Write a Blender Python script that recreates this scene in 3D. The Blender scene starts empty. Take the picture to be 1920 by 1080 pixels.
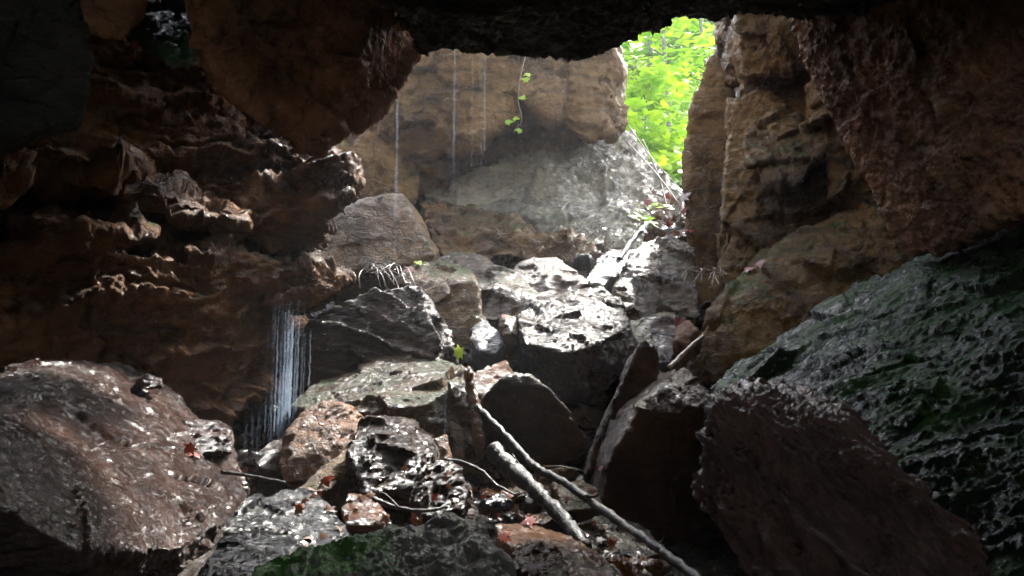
import bpy, bmesh, math, random, zlib
import numpy as np
from mathutils import Vector, Matrix
R = math.radians
scene = bpy.context.scene
col = scene.collection
random.seed(7)

# ---------------------------------------------------------------- camera
PITCH = R(8.0); LENS = 28.0; F = 1920 * LENS / 36.0
cam_d = bpy.data.cameras.new('camera'); cam = bpy.data.objects.new('camera', cam_d); col.objects.link(cam)
cam_d.lens = LENS; cam_d.sensor_width = 36; cam_d.clip_start = 0.05; cam_d.clip_end = 400
cam.rotation_euler = (math.pi / 2 + PITCH, 0, 0)
scene.camera = cam
FW = np.array([0, math.cos(PITCH), math.sin(PITCH)]); UP = np.array([0, -math.sin(PITCH), math.cos(PITCH)]); RT = np.array([1., 0, 0])
def P(x, y, d):
    return d * (FW + RT * ((x - 960) / F) + UP * ((540 - y) / F))

# ---------------------------------------------------------------- noise
_rs = np.random.RandomState(11)
PERM = _rs.permutation(4096).astype(np.int64)
G3 = _rs.normal(size=(4096, 3)); G3 /= np.linalg.norm(G3, axis=1)[:, None]
V3 = _rs.uniform(0, 1, size=(4096, 3)); U3 = _rs.uniform(-1, 1, size=(4096, 3))
def hsh(i, j, k):
    return PERM[(PERM[(PERM[i & 4095] + j) & 4095] + k) & 4095]
def perlin(p):
    i = np.floor(p).astype(np.int64); f = p - i
    u = f * f * f * (f * (f * 6 - 15) + 10)
    out = np.zeros(len(p))
    for a in (0, 1):
        for b in (0, 1):
            for c in (0, 1):
                g = G3[hsh(i[:, 0] + a, i[:, 1] + b, i[:, 2] + c)]
                d = (g * (f - np.array([a, b, c]))).sum(1)
                w = (u[:, 0] if a else 1 - u[:, 0]) * (u[:, 1] if b else 1 - u[:, 1]) * (u[:, 2] if c else 1 - u[:, 2])
                out += w * d
    return out * 1.6
def fbm(p, o=4, g=0.5):
    s = np.zeros(len(p)); a = 1.0
    for k in range(o):
        s += a * perlin(p + 17.3 * k); p = p * 2.03; a *= g
    return s
def ridged(p, o=3):
    s = np.zeros(len(p)); a = 1.0
    for k in range(o):
        s += a * (1 - 2 * np.abs(perlin(p + 9.1 * k))); p = p * 2.1; a *= .5
    return s * .5
def facet(p):
    """piecewise planar chips: the nearest cell's own tilted plane"""
    i = np.floor(p - .5).astype(np.int64)
    best = np.full(len(p), 1e9); val = np.zeros(len(p))
    for a in (0, 1):
        for b in (0, 1):
            for c in (0, 1):
                h = hsh(i[:, 0] + a, i[:, 1] + b, i[:, 2] + c)
                q = p - (i + np.array([a, b, c]) + .2 + .6 * V3[h])
                d = (q * q).sum(1); m = d < best
                best = np.where(m, d, best)
                val = np.where(m, (q * U3[h]).sum(1) + .35 * U3[h, 0], val)
    return val

# ---------------------------------------------------------------- materials
def nodes(name):
    m = bpy.data.materials.new(name); m.use_nodes = True
    nt = m.node_tree; nt.nodes.clear()
    out = nt.nodes.new('ShaderNodeOutputMaterial')
    return m, nt, out
def N(nt, t, **kw):
    n = nt.nodes.new(t)
    for k, v in kw.items():
        if k in n.inputs: n.inputs[k].default_value = v
        else: setattr(n, k, v)
    return n
def mathn(nt, op, a, b=None, clamp=False):
    n = nt.nodes.new('ShaderNodeMath'); n.operation = op; n.use_clamp = clamp
    for i, v in enumerate((a, b)):
        if v is None: continue
        if isinstance(v, (int, float)): n.inputs[i].default_value = v
        else: nt.links.new(v, n.inputs[i])
    return n.outputs[0]
def ramp(nt, src, stops):
    r = nt.nodes.new('ShaderNodeValToRGB'); e = r.color_ramp.elements
    while len(e) < len(stops): e.new(.5)
    for k, (p, c) in enumerate(stops):
        e[k].position = p; e[k].color = (c, c, c, 1) if isinstance(c, (int, float)) else (*c, 1)
    nt.links.new(src, r.inputs[0]); return r.outputs[0]
def mixc(nt, fac, a, b):
    n = nt.nodes.new('ShaderNodeMix'); n.data_type = 'RGBA'
    if isinstance(fac, (int, float)): n.inputs[0].default_value = fac
    else: nt.links.new(fac, n.inputs[0])
    for s, v in ((6, a), (7, b)):
        if isinstance(v, tuple): n.inputs[s].default_value = (*v, 1)
        else: nt.links.new(v, n.inputs[s])
    return n.outputs[2]
def rockmat(name, c1, c2, c3, rough=(.25, .6), bump=.5, bscale=1.0, moss=0.0, coat=.5, mosscol=(.05, .11, .015), stretch=(1, 1, 1), rot=(0, 0, 0), spec=.5, bd=.03, mossx=0, al=None, bed=(0, .15, 1), bk=6, bw=.35, patch=.5):
    m, nt, out = nodes(name); L = nt.links.new
    tc = N(nt, 'ShaderNodeTexCoord'); mp = N(nt, 'ShaderNodeMapping'); mp.inputs['Scale'].default_value = stretch; mp.inputs['Rotation'].default_value = rot
    L(tc.outputs['Object'], mp.inputs[0]); v = mp.outputs[0]
    if al:
        f = Vector(al[:3]).normalized(); dt = N(nt, 'ShaderNodeVectorMath', operation='DOT_PRODUCT'); dt.inputs[1].default_value = f; L(v, dt.inputs[0])
        sc = N(nt, 'ShaderNodeVectorMath', operation='SCALE'); sc.inputs[0].default_value = f; L(mathn(nt, 'MULTIPLY', dt.outputs['Value'], al[3] - 1), sc.inputs['Scale'])
        ad = N(nt, 'ShaderNodeVectorMath', operation='ADD'); L(v, ad.inputs[0]); L(sc.outputs[0], ad.inputs[1]); v = ad.outputs[0]
    def noise(s, det=8, r=.6, dist=0):
        n = N(nt, 'ShaderNodeTexNoise', Scale=s, Detail=det, Roughness=r, Distortion=dist); L(v, n.inputs['Vector']); return n.outputs[0]
    n1 = noise(1.7, 9, .68, .4); n2 = noise(9, 8, .7); n3 = noise(.9, 4, .6, .8)
    base = ramp(nt, mathn(nt, 'ADD', mathn(nt, 'MULTIPLY', n1, .65), mathn(nt, 'MULTIPLY', n2, .35)), [(.34, c1), (.5, c2), (.66, c3)])
    stain = ramp(nt, n3, [(.38, 0.35), (.55, 1.0)])
    mul = N(nt, 'ShaderNodeMix', data_type='RGBA', blend_type='MULTIPLY'); mul.inputs[0].default_value = .8
    L(base, mul.inputs[6]); L(stain, mul.inputs[7]); base = mul.outputs[2]
    geo = N(nt, 'ShaderNodeNewGeometry'); sx = N(nt, 'ShaderNodeSeparateXYZ'); L(geo.outputs['Normal'], sx.inputs[0])
    rghn = noise(5.5 * bscale, 7, .65)
    rough_n = ramp(nt, rghn, [(.35, 0.0), (.62, 1.0)]); big = noise(1.6, 4, .6, 1.0)
    wm = mathn(nt, 'ADD', mathn(nt, 'MULTIPLY', sx.outputs[2], .5), mathn(nt, 'ADD', mathn(nt, 'MULTIPLY', rghn, .45), mathn(nt, 'MULTIPLY', big, 1.1))); wet = ramp(nt, wm, [(.62, 0.0), (.98, 1.0)])
    rr = mathn(nt, 'SUBTRACT', mathn(nt, 'ADD', mathn(nt, 'MULTIPLY', rough_n, rough[1] - rough[0]), rough[0] + .18), mathn(nt, 'MULTIPLY', wet, .22)); rough_o = mathn(nt, 'MAXIMUM', rr, .06)
    wet_o = mathn(nt, 'ADD', mathn(nt, 'MULTIPLY', wet, coat), coat * coat * .25, True)
    if moss > 0:
        mn = noise(3.1, 9, .7)
        mk = mathn(nt, 'ADD', mathn(nt, 'MULTIPLY', sx.outputs[2], .45), mathn(nt, 'MULTIPLY', mn, 1.6))
        if mossx:
            sp = N(nt, 'ShaderNodeSeparateXYZ'); L(tc.outputs['Object'], sp.inputs[0]); mk = mathn(nt, 'ADD', mk, mathn(nt, 'MULTIPLY', sp.outputs[0], mossx))
        mk = ramp(nt, mathn(nt, 'MULTIPLY', mk, .5), [(.65 - moss * .25, 0.0), (.74 - moss * .25, 1.0)])
        base = mixc(nt, mk, base, mixc(nt, n2, tuple(x * .5 for x in mosscol), mosscol))
        rough_o = mathn(nt, 'ADD', rough_o, mathn(nt, 'MULTIPLY', mk, .3), True); wet_o = mathn(nt, 'MULTIPLY', wet_o, mathn(nt, 'SUBTRACT', 1.0, mathn(nt, 'MULTIPLY', mk, .65)))
    # bump: grains, pits, cracks
    b1 = noise(8 * bscale, 12, .74, .25); b2 = noise(55 * bscale, 5, .7)
    vo = N(nt, 'ShaderNodeTexVoronoi', feature='F1', Scale=11 * bscale); L(v, vo.inputs['Vector'])
    vw = N(nt, 'ShaderNodeTexVoronoi', feature='DISTANCE_TO_EDGE', Scale=1.9 * bscale)
    wv = N(nt, 'ShaderNodeMix', data_type='VECTOR'); wv.inputs[0].default_value = .6
    nz = N(nt, 'ShaderNodeTexNoise', Scale=3.0, Detail=5); L(v, nz.inputs['Vector'])
    L(v, wv.inputs[4]); L(nz.outputs['Color'], wv.inputs[5]); L(wv.outputs[1], vw.inputs['Vector'])
    crack = ramp(nt, vw.outputs['Distance'], [(0.0, 0.0), (.035, 1.0)])
    bv = N(nt, 'ShaderNodeVectorMath', operation='DOT_PRODUCT'); bv.inputs[1].default_value = Vector(bed).normalized(); L(v, bv.inputs[0])
    bt = mathn(nt, 'ADD', mathn(nt, 'MULTIPLY', bv.outputs['Value'], bk), mathn(nt, 'ADD', mathn(nt, 'MULTIPLY', n3, 2.2), mathn(nt, 'MULTIPLY', n1, 1.2)))
    bn = N(nt, 'ShaderNodeTexNoise', noise_dimensions='1D', Scale=1.6, Detail=7, Roughness=.7); L(bt, bn.inputs['W'])
    bedc = ramp(nt, bn.outputs[0], [(.36, .45), (.47, 1.0)])
    m2 = N(nt, 'ShaderNodeMix', data_type='RGBA', blend_type='MULTIPLY'); m2.inputs[0].default_value = .55; L(base, m2.inputs[6]); L(bedc, m2.inputs[7]); base = m2.outputs[2]
    m3 = N(nt, 'ShaderNodeMix', data_type='RGBA', blend_type='MULTIPLY'); m3.inputs[0].default_value = .4; L(base, m3.inputs[6]); L(crack, m3.inputs[7]); base = m3.outputs[2]
    h = mathn(nt, 'ADD', mathn(nt, 'MULTIPLY', b1, 1.0), mathn(nt, 'MULTIPLY', b2, .3))
    h = mathn(nt, 'ADD', h, mathn(nt, 'MULTIPLY', vo.outputs['Distance'], .18))
    h = mathn(nt, 'ADD', h, mathn(nt, 'MULTIPLY', crack, .16)); h = mathn(nt, 'ADD', h, mathn(nt, 'MULTIPLY', bn.outputs[0], bw))
    bp = N(nt, 'ShaderNodeBump', Strength=bump, Distance=bd * 3); L(h, bp.inputs['Height'])
    bs = N(nt, 'ShaderNodeBsdfPrincipled'); L(base, bs.inputs['Base Color']); L(rough_o, bs.inputs['Roughness'])
    L(bp.outputs[0], bs.inputs['Normal']); L(bp.outputs[0], bs.inputs['Coat Normal'])
    L(wet_o, bs.inputs['Coat Weight']); bs.inputs['Coat Roughness'].default_value = .08
    bs.inputs['Specular IOR Level'].default_value = spec
    L(bs.outputs[0], out.inputs[0]); return m
M = {}
M['brown'] = rockmat('brown_sandstone', (.19, .08, .036), (.38, .18, .088), (.52, .28, .15), (.4, .75), 1.0, 1.6, coat=.25, spec=.25)
M['ledge'] = rockmat('layered_brown_sandstone', (.035, .013, .004), (.22, .088, .024), (.38, .165, .055), (.4, .8), 1.0, 1.8, coat=.35, spec=.25, moss=.15)
M['ochre'] = rockmat('ochre_sandstone', (.06, .025, .005), (.27, .14, .032), (.44, .27, .09), (.3, .6), 1.0, 1.2, moss=.42, coat=.35, mosscol=(.08, .11, .012), spec=.35)
M['wedge'] = rockmat('dark_angular_rock', (.018, .009, .004), (.06, .029, .012), (.13, .068, .03), (.2, .5), .9, 1.2, coat=.35, spec=.3, al=(.9, 0, .4, .35))
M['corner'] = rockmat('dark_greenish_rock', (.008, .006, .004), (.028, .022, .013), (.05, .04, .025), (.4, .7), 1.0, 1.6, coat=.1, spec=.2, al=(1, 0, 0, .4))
M['low'] = rockmat('dark_olive_brown_rock', (.022, .011, .004), (.075, .04, .014), (.15, .09, .035), (.25, .55), 1.0, 1.4, moss=.3, coat=.6, mosscol=(.04, .06, .01), spec=.35)
M['sheen'] = rockmat('purple_brown_wet_rock', (.018, .008, .006), (.058, .027, .019), (.115, .058, .038), (.13, .34), .8, 1.7, coat=.45, spec=.4, al=(1, -.2, -.1, .6))
M['algae'] = rockmat('glistening_algae_rock', (.02, .05, .02), (.06, .16, .06), (.14, .3, .14), (.1, .3), 1.0, 2.2, coat=1, spec=.9)
M['brown_wet'] = rockmat('wet_brown_sandstone', (.03, .012, .005), (.09, .037, .015), (.17, .075, .032), (.14, .34), 1.0, 1.5, coat=1, spec=.7, al=(1, -.2, -.1, .6))
M['umber'] = rockmat('dark_umber_rock', (.025, .010, .004), (.09, .037, .014), (.15, .07, .028), (.3, .6), 1.0, 1.3, coat=.4, spec=.25)
M['tan'] = rockmat('tan_mossy_sandstone', (.05, .024, .006), (.22, .118, .034), (.35, .215, .08), (.3, .6), 1.0, 1.0, moss=.38, coat=.3, mosscol=(.055, .08, .010), spec=.3)
M['pale'] = rockmat('pale_wet_slab', (.15, .11, .06), (.44, .38, .24), (.62, .58, .42), (.12, .32), 1.0, 1.3, moss=.3, coat=.9, mosscol=(.14, .18, .04), spec=.8)
M['mossy'] = rockmat('mossy_wet_boulder', (.026, .012, .003), (.10, .052, .014), (.19, .105, .035), (.15, .45), 1.0, 1.5, moss=.32, coat=.5, mosscol=(.035, .055, .006), spec=.3)
M['silver'] = rockmat('streaming_wet_boulder', (.014, .007, .004), (.045, .022, .011), (.09, .048, .026), (.1, .35), 1.0, 1.5, coat=.45, spec=.35, al=(.3, .3, -.9, .5))
M['grey'] = rockmat('grey_wet_rock', (.02, .02, .024), (.05, .05, .06), (.09, .095, .11), (.15, .4), 1.0, 2.2, coat=1, spec=.8)
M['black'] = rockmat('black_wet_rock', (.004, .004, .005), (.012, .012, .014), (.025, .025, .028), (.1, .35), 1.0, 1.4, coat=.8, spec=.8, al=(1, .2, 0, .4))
M['green'] = rockmat('algae_covered_wet_rock', (.004, .006, .002), (.012, .022, .006), (.026, .05, .012), (.14, .45), 1.0, 1.8, moss=.56, coat=.6, mosscol=(.035, .11, .012), al=(.85, .25, .35, .4), spec=.42)
M['purple'] = rockmat('dark_rough_slab', (.05, .022, .013), (.17, .082, .055), (.32, .175, .125), (.2, .45), 1.0, 1.6, coat=.9, al=(.62, 0, -.78, .2), spec=.5, bed=(.78, 0, .62), bk=9, bw=1.0)
M['orange'] = rockmat('orange_sandstone', (.10, .03, .008), (.24, .085, .02), (.38, .18, .06), (.12, .4), .9, 1.6, coat=.9)
M['striated'] = rockmat('striated_grey_slab', (.09, .075, .055), (.26, .22, .17), (.40, .36, .29), (.25, .5), 1.0, 1.6, moss=.2, coat=.6, al=(-.45, 0, .9, .15), bed=(1, 0, .2), mosscol=(.08, .26, .02), mossx=-1.3)
M['dark'] = rockmat('dark_brown_bedrock', (.04, .017, .009), (.11, .05, .028), (.18, .09, .055), (.3, .6), .7, 1.2, coat=.3)  # dark brown rock colour for the cave shell

# ---------------------------------------------------------------- rock builder
dg = None
def hull_bm(bm, pts):
    vs = [bm.verts.new(p) for p in pts]
    r = bmesh.ops.convex_hull(bm, input=vs)
    dead = [g for g in r['geom_interior'] if isinstance(g, bmesh.types.BMVert)] + [g for g in r['geom_unused'] if isinstance(g, bmesh.types.BMVert)]
    dead = list({v for v in dead if v.is_valid})
    if dead: bmesh.ops.delete(bm, geom=dead, context='VERTS')
def hull_mesh(hulls):
    bm = bmesh.new()
    for h in hulls:
        pts, off = h[0], h[1]
        fr = [P(*p) for p in pts]
        if isinstance(off, (int, float)):
            ctr = np.mean(fr, axis=0); bk = []
            for p, q in zip(fr, pts):
                r = p * (1 + off / q[2]); c2 = ctr * (1 + off / np.mean([t[2] for t in pts]))
                bk.append(c2 + (r - c2) * .86)
        elif off is None: bk = []
        else: bk = [p + np.array(off) for p in fr]
        b2 = bmesh.new(); hull_bm(b2, [Vector(p) for p in fr + bk])
        bmesh.ops.recalc_face_normals(b2, faces=b2.faces)
        t = bpy.data.meshes.new('tmp'); b2.to_mesh(t); b2.free(); bm.from_mesh(t); bpy.data.meshes.remove(t)
    me = bpy.data.meshes.new('rock'); bm.to_mesh(me); bm.free(); return me
def voxelize(me, vox):
    o = bpy.data.objects.new('tmp', me); col.objects.link(o)
    md = o.modifiers.new('r', 'REMESH'); md.mode = 'VOXEL'; md.voxel_size = vox
    d = bpy.context.evaluated_depsgraph_get()
    m2 = bpy.data.meshes.new_from_object(o.evaluated_get(d), depsgraph=d)
    bpy.data.objects.remove(o); bpy.data.meshes.remove(me); return m2
def getco(me):
    a = np.empty(len(me.vertices) * 3); me.vertices.foreach_get('co', a); return a.reshape(-1, 3)
def getno(me):
    a = np.empty(len(me.vertices) * 3, dtype=np.float32); me.vertices.foreach_get('normal', a); return a.reshape(-1, 3).astype(float)
STATS = []
def s_dist(p): return float(np.percentile(np.linalg.norm(p, axis=1), 20))
def displace(me, s, seed, rough=1.0, strata=None, fine=1.0, fs=1.0, an=(1, 1, 1), al=None):
    """s: size in metres that the larger shapes follow"""
    p = getco(me); n = getno(me); o = (seed % 97) * 3.17
    w = p + .07 * s * np.stack([perlin(p / s * 1.9 + o + k * 31) for k in range(3)], 1)
    d = .022 * s * fbm(w / s * 1.5 + o, 3)
    d += .062 * s * rough * facet(w / s * 2.6 * fs + o)
    d += .015 * s * rough * facet(w / s * 7.0 * fs + o + 5)
    an = np.array(an)
    if al: f_ = np.array(al[:3], float); f_ /= np.linalg.norm(f_); w = w + (al[3] - 1) * (w @ f_)[:, None] * f_; pa = p + (al[3] - 1) * (p @ f_)[:, None] * f_
    else: pa = p
    d += .007 * fine * ridged(w * an * 5.5 + o, 3)
    d += .006 * fine * fbm(pa * an * 16 + o, 3, .6)
    if s_dist(p) < 5.5: d += .0035 * fine * fbm(pa * an * 48 + o, 2, .6)
    if strata:
        ax, k, amp = strata; ax = np.array(ax, float); ax /= np.linalg.norm(ax)
        t = (p @ ax) * k + .5 * fbm(p * .9 + o, 3) + .16 * fbm(p * 5 + o, 3)
        t2 = t * 3.3 + 7; f2 = t2 - np.floor(t2); f = t - np.floor(t); st = np.clip(f / .86, 0, 1) ** 2.2 - np.clip((f - .86) / .14, 0, 1) + .3 * (np.clip(f2 / .8, 0, 1) ** 1.5 - np.clip((f2 - .8) / .2, 0, 1))
        lv = U3[hsh(np.floor(t).astype(np.int64), 3 * np.ones(len(t), np.int64), 5 * np.ones(len(t), np.int64)), 0]
        d += amp * (st - .5 + .5 * lv) * (.65 + .7 * fbm(p * 1.4 + o, 2))
    p2 = p + n * d[:, None]
    me.vertices.foreach_set('co', p2.ravel()); me.update()
def finish(me, name, mat, label=None, cat=None, group=None, kind=None, parent=None):
    p = getco(me); c = np.array([(p[:, 0].min() + p[:, 0].max()) / 2, (p[:, 1].min() + p[:, 1].max()) / 2, p[:, 2].min()])
    me.vertices.foreach_set('co', (p - c).ravel()); me.name = name
    me.polygons.foreach_set('use_smooth', np.ones(len(me.polygons), bool)); me.update()
    me.materials.clear(); me.materials.append(mat)
    o = bpy.data.objects.new(name, me); o.location = c; col.objects.link(o)
    tag(o, label, cat, group, kind)
    if parent: o.parent = parent; o.location = Vector(c) - parent.location
    return o
def tag(o, label=None, cat=None, group=None, kind=None):
    if label: o['label'] = label
    if cat: o['category'] = cat
    if group: o['group'] = group
    if kind: o['kind'] = kind
PX = 2.6      # voxel edge in pixels of the 1024 wide picture
def rock(name, mat, hulls, label, cat='boulder', rough=1.0, strata=None, s=None, px=None, fine=1.0, fs=1.0, group=None, kind=None, dd=None, an=(1, 1, 1), al=None):
    me = hull_mesh(hulls)
    ds = [p[2] for h in hulls for p in h[0]]; dmin = dd or (np.percentile(ds, 30))
    vox = (px or PX) * dmin / 796.0
    co = getco(me); ext = co.max(0) - co.min(0)
    if s is None: s = float(np.median(ext)) * .8
    me = voxelize(me, vox)
    displace(me, s, zlib.crc32(label.encode()) % 1000, rough, strata, fine, fs, an, al)
    STATS.append((len(me.vertices), label))
    return finish(me, name, M[mat], label, cat, group, kind)

exec_rocks = True
DN = (0, .5, -.7)
# ---- the overhead rock
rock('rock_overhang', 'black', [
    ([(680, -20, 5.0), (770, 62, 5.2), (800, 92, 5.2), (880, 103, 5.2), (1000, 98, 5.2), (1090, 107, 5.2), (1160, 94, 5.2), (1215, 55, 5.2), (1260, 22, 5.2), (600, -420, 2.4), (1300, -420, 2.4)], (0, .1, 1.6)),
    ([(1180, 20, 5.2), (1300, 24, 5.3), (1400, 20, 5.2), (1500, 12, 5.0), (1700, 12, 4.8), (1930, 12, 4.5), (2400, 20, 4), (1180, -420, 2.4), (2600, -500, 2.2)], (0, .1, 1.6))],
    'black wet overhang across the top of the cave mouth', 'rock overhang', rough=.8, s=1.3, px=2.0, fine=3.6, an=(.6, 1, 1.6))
rock('rock_slab', 'brown', [
    ([(320, -120, 4.0), (700, -60, 4.9), (785, 92, 5.6), (745, 165, 5.6), (695, 238, 5.6), (640, 275, 5.3), (595, 285, 5.2), (530, 258, 5.0), (430, 195, 4.7), (362, 115, 4.4)], (-.3, .5, 1.3))],
    'smooth reddish brown slab hanging at upper left beside the black overhang', 'rock slab', rough=1.2, s=.9, fine=2.0)
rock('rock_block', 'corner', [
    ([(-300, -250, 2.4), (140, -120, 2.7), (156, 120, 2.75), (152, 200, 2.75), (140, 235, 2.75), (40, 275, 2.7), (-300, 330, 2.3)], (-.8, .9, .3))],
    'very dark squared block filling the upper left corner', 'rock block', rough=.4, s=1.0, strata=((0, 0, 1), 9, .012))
rock('boulder', 'brown', [
    ([(130, -60, 4.3), (275, -60, 4.4), (262, 30, 4.4), (225, 75, 4.3), (170, 62, 4.2), (130, 30, 4.2)], 1.0)],
    'small brown rock wedged at the top between dark corner block and green glistening moss', rough=.5)
rock('mossy_rock', 'algae', [
    ([(268, -30, 5.3), (340, -30, 5.3), (372, 40, 5.1), (368, 110, 4.75), (325, 118, 4.65), (292, 85, 4.7), (262, 60, 4.8), (255, 20, 5.0)], .5)],
    'narrow green glistening rock in a dark gap at the top left', 'mossy rock', rough=1.6, fine=2.5)
# ---- left wall
rock('rock_wall', 'ledge', [
    ([(-300, -60, 4.9), (150, 20, 5.6), (300, 60, 5.8), (380, 70, 5.9), (560, 250, 6.2), (575, 420, 6.2), (540, 560, 6.1), (470, 650, 5.9), (300, 700, 5.6), (-300, 700, 4.4)], (-.6, 1.6, .6)),
    ([(-200, 480, 4.1), (60, 450, 4.4), (360, 490, 5.0), (530, 570, 5.7), (545, 612, 5.8), (532, 688, 5.7), (445, 735, 5.3), (435, 790, 5.2), (320, 775, 5.0), (0, 745, 4.3), (-250, 760, 3.8)], (-.3, 1.6, 0)),
    ([(20, 290, 4.5), (90, 272, 4.6), (250, 325, 5.0), (225, 345, 5.0), (100, 352, 4.8), (20, 350, 4.6)], .9),
    ([(190, 350, 4.9), (330, 362, 5.2), (440, 398, 5.4), (460, 425, 5.4), (340, 408, 5.2), (200, 385, 4.9)], 1.0),
    ([(10, 410, 4.3), (150, 405, 4.6), (280, 438, 4.9), (270, 462, 4.9), (120, 462, 4.7), (10, 455, 4.4)], .9),
    ([(350, 470, 5.0), (420, 462, 5.3), (520, 492, 5.6), (540, 560, 5.6), (420, 545, 5.3), (350, 520, 5.1)], .9),
    ([(545, 290, 6.0), (600, 286, 6.0), (625, 280, 6.1), (668, 340, 6.1), (655, 362, 6.0), (610, 395, 6.0), (560, 390, 5.9)], 1.4),
    ([(440, 330, 5.8), (540, 350, 5.9), (585, 385, 6.0), (612, 430, 6.0), (590, 470, 6.0), (500, 470, 5.8), (440, 400, 5.6)], 1.2),
    ([(500, 500, 5.6), (560, 480, 5.8), (610, 495, 5.8), (664, 523, 5.8), (640, 548, 5.7), (590, 585, 5.6), (540, 600, 5.5), (480, 560, 5.4)], 1.2),
    ([(-200, 300, 3.9), (5, 285, 4.0), (22, 330, 4.0), (5, 380, 4.0), (-200, 420, 3.8)], .8)],
    'dark brown layered rock wall with jagged ledges on the left side', 'rock wall', rough=1.3, s=1.1, fine=3.0, fs=1.3, strata=((-.25, -.1, 1), 2.6, .16), px=2.4)
# ---- left foreground
rock('boulder', 'sheen', [
    ([(-200, 740, 3.4), (0, 735, 3.8), (60, 713, 4.1), (128, 674, 4.4), (235, 680, 4.7), (290, 712, 4.7), (335, 785, 4.6), (428, 832, 4.5), (462, 935, 3.9), (430, 970, 3.6), (330, 1030, 3.1), (140, 1032, 2.65), (0, 925, 2.5), (-150, 880, 2.3)], (-.1, .9, -.7)),
    ([(258, 712, 4.3), (275, 700, 4.3), (305, 708, 4.3), (308, 728, 4.2), (268, 730, 4.2)], .15),
    ([(345, 790, 4.3), (400, 790, 4.3), (428, 805, 4.2), (432, 850, 4.1), (370, 850, 4.0)], .4)],
    'huge wet brown boulder shining with blue highlights at lower left', rough=.5, s=.9, fine=1.4, px=1.7, al=(1, -.2, -.1, .6))
rock('boulder', 'grey', [
    ([(440, 962, 3.3), (470, 935, 3.4), (530, 915, 3.5), (592, 926, 3.5), (645, 985, 3.3), (610, 1035, 3.05), (490, 1030, 3.0), (430, 1000, 3.1)], (0, .4, -.35))],
    'dark blue grey boulder with a dark hollow in front of the wet left boulder', rough=.6, px=2.0)
rock('boulder', 'black', [
    ([(380, 1085, 2.7), (415, 1015, 2.8), (440, 1003, 2.85), (495, 1050, 2.75), (485, 1110, 2.6), (370, 1110, 2.6)], (0, .4, -.3))],
    'black pointed stone at the bottom edge left of the green topped slab', rough=.5, px=2.0)
rock('boulder', 'black', [
    ([(440, 1000, 2.95), (470, 990, 3.0), (550, 1010, 2.95), (560, 1035, 2.85), (490, 1055, 2.75)], (0, .35, -.25))],
    'flat dark stone squeezed under the blue grey boulder', rough=.4, px=2.0)
rock('rock_slab', 'striated', [
    ([(440, 1110, 2.35), (500, 1052, 2.5), (560, 1030, 2.6), (640, 1032, 2.62), (720, 1028, 2.62), (790, 985, 2.7), (850, 967, 2.7), (900, 990, 2.65), (950, 1050, 2.5), (985, 1130, 2.3), (640, 1140, 2.3)], (0, .5, -.3))],
    'upright striated grey slab with a green tinged left end at bottom centre', 'rock slab', rough=.4, px=1.8, s=.5, fine=2, al=(-.45, 0, .9, .2), strata=((.9, 0, .45), 9, .02))
rock('boulder', 'umber', [
    ([(950, 1040, 2.75), (990, 1012, 2.85), (1040, 1020, 2.85), (1065, 1060, 2.75), (1060, 1110, 2.6), (950, 1110, 2.6)], (0, .3, -.3))],
    'small pitted dark reddish stone beside the orange slab', rough=1.2, px=1.8)
rock('rock_slab', 'orange', [
    ([(930, 985, 3.5), (1000, 985, 3.55), (1060, 1003, 3.45), (1120, 1035, 3.2), (1160, 1070, 3.0), (1165, 1110, 2.85), (1060, 1110, 2.75), (1020, 1050, 2.95), (940, 1010, 3.2)], (0, .3, -.3))],
    'orange and yellow wet sandstone slab at the bottom right of centre', 'rock slab', rough=.4, px=1.8)
# ---- centre, lower
rock('boulder', 'silver', [
    ([(772, 925, 3.75), (800, 880, 3.85), (830, 865, 3.9), (862, 880, 3.85), (885, 925, 3.75), (875, 965, 3.6), (800, 970, 3.6)], (0, .4, -.3))],
    'small shiny grey boulder streaked with water at the foot of the two logs', rough=1.0, fine=1.6, px=2)
rock('boulder', 'silver', [
    ([(655, 850, 4.15), (668, 805, 4.4), (690, 787, 4.55), (765, 790, 4.55), (815, 825, 4.4), (815, 850, 4.15), (790, 935, 3.95), (700, 940, 3.9), (655, 910, 4.0)], (0, .6, -.3)),
    ([(690, 787, 4.5), (760, 787, 4.5), (812, 822, 4.4), (810, 850, 4.2), (760, 845, 4.1), (700, 830, 4.2)], .4)],
    'wet boulder with brilliant white shining top in front of the mossy boulder', rough=.8, px=2)
rock('boulder', 'brown', [
    ([(535, 815, 4.7), (565, 775, 4.85), (612, 752, 4.9), (655, 762, 4.85), (692, 785, 4.75), (660, 850, 4.55), (600, 905, 4.4), (530, 905, 4.4), (520, 860, 4.5)], (0, .7, -.3))],
    'squared matte brown block left of the brilliant white topped boulder', 'boulder', rough=.5)
rock('boulder', 'brown_wet', [
    ([(475, 860, 4.75), (510, 825, 4.85), (550, 815, 4.9), (560, 845, 4.75), (520, 880, 4.55), (480, 880, 4.6)], (0, .5, -.3))],
    'low wet brown stone at the foot of the waterfall', rough=.6)
rock('rock_slab', 'tan', [
    ([(555, 920, 4.0), (600, 880, 4.2), (650, 845, 4.3), (665, 870, 4.2), (630, 905, 4.0), (590, 930, 3.9)], (0, .3, -.3))],
    'thin tan slab leaning against the brilliant white topped boulder', 'rock slab', rough=.6)
rock('boulder', 'orange', [
    ([(640, 955, 3.75), (655, 925, 3.85), (690, 930, 3.85), (722, 955, 3.75), (715, 985, 3.6), (650, 985, 3.6)], (0, .4, -.2))],
    'rusty orange brown block in the wet rubble below the white topped boulder', rough=.5, px=2)
rock('boulder', 'brown', [
    ([(808, 820, 4.6), (840, 812, 4.65), (845, 860, 4.55), (812, 870, 4.5)], (0, .3, -.2))],
    'small upright brown stone right of the brilliant white topped boulder', rough=.5)
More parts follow.
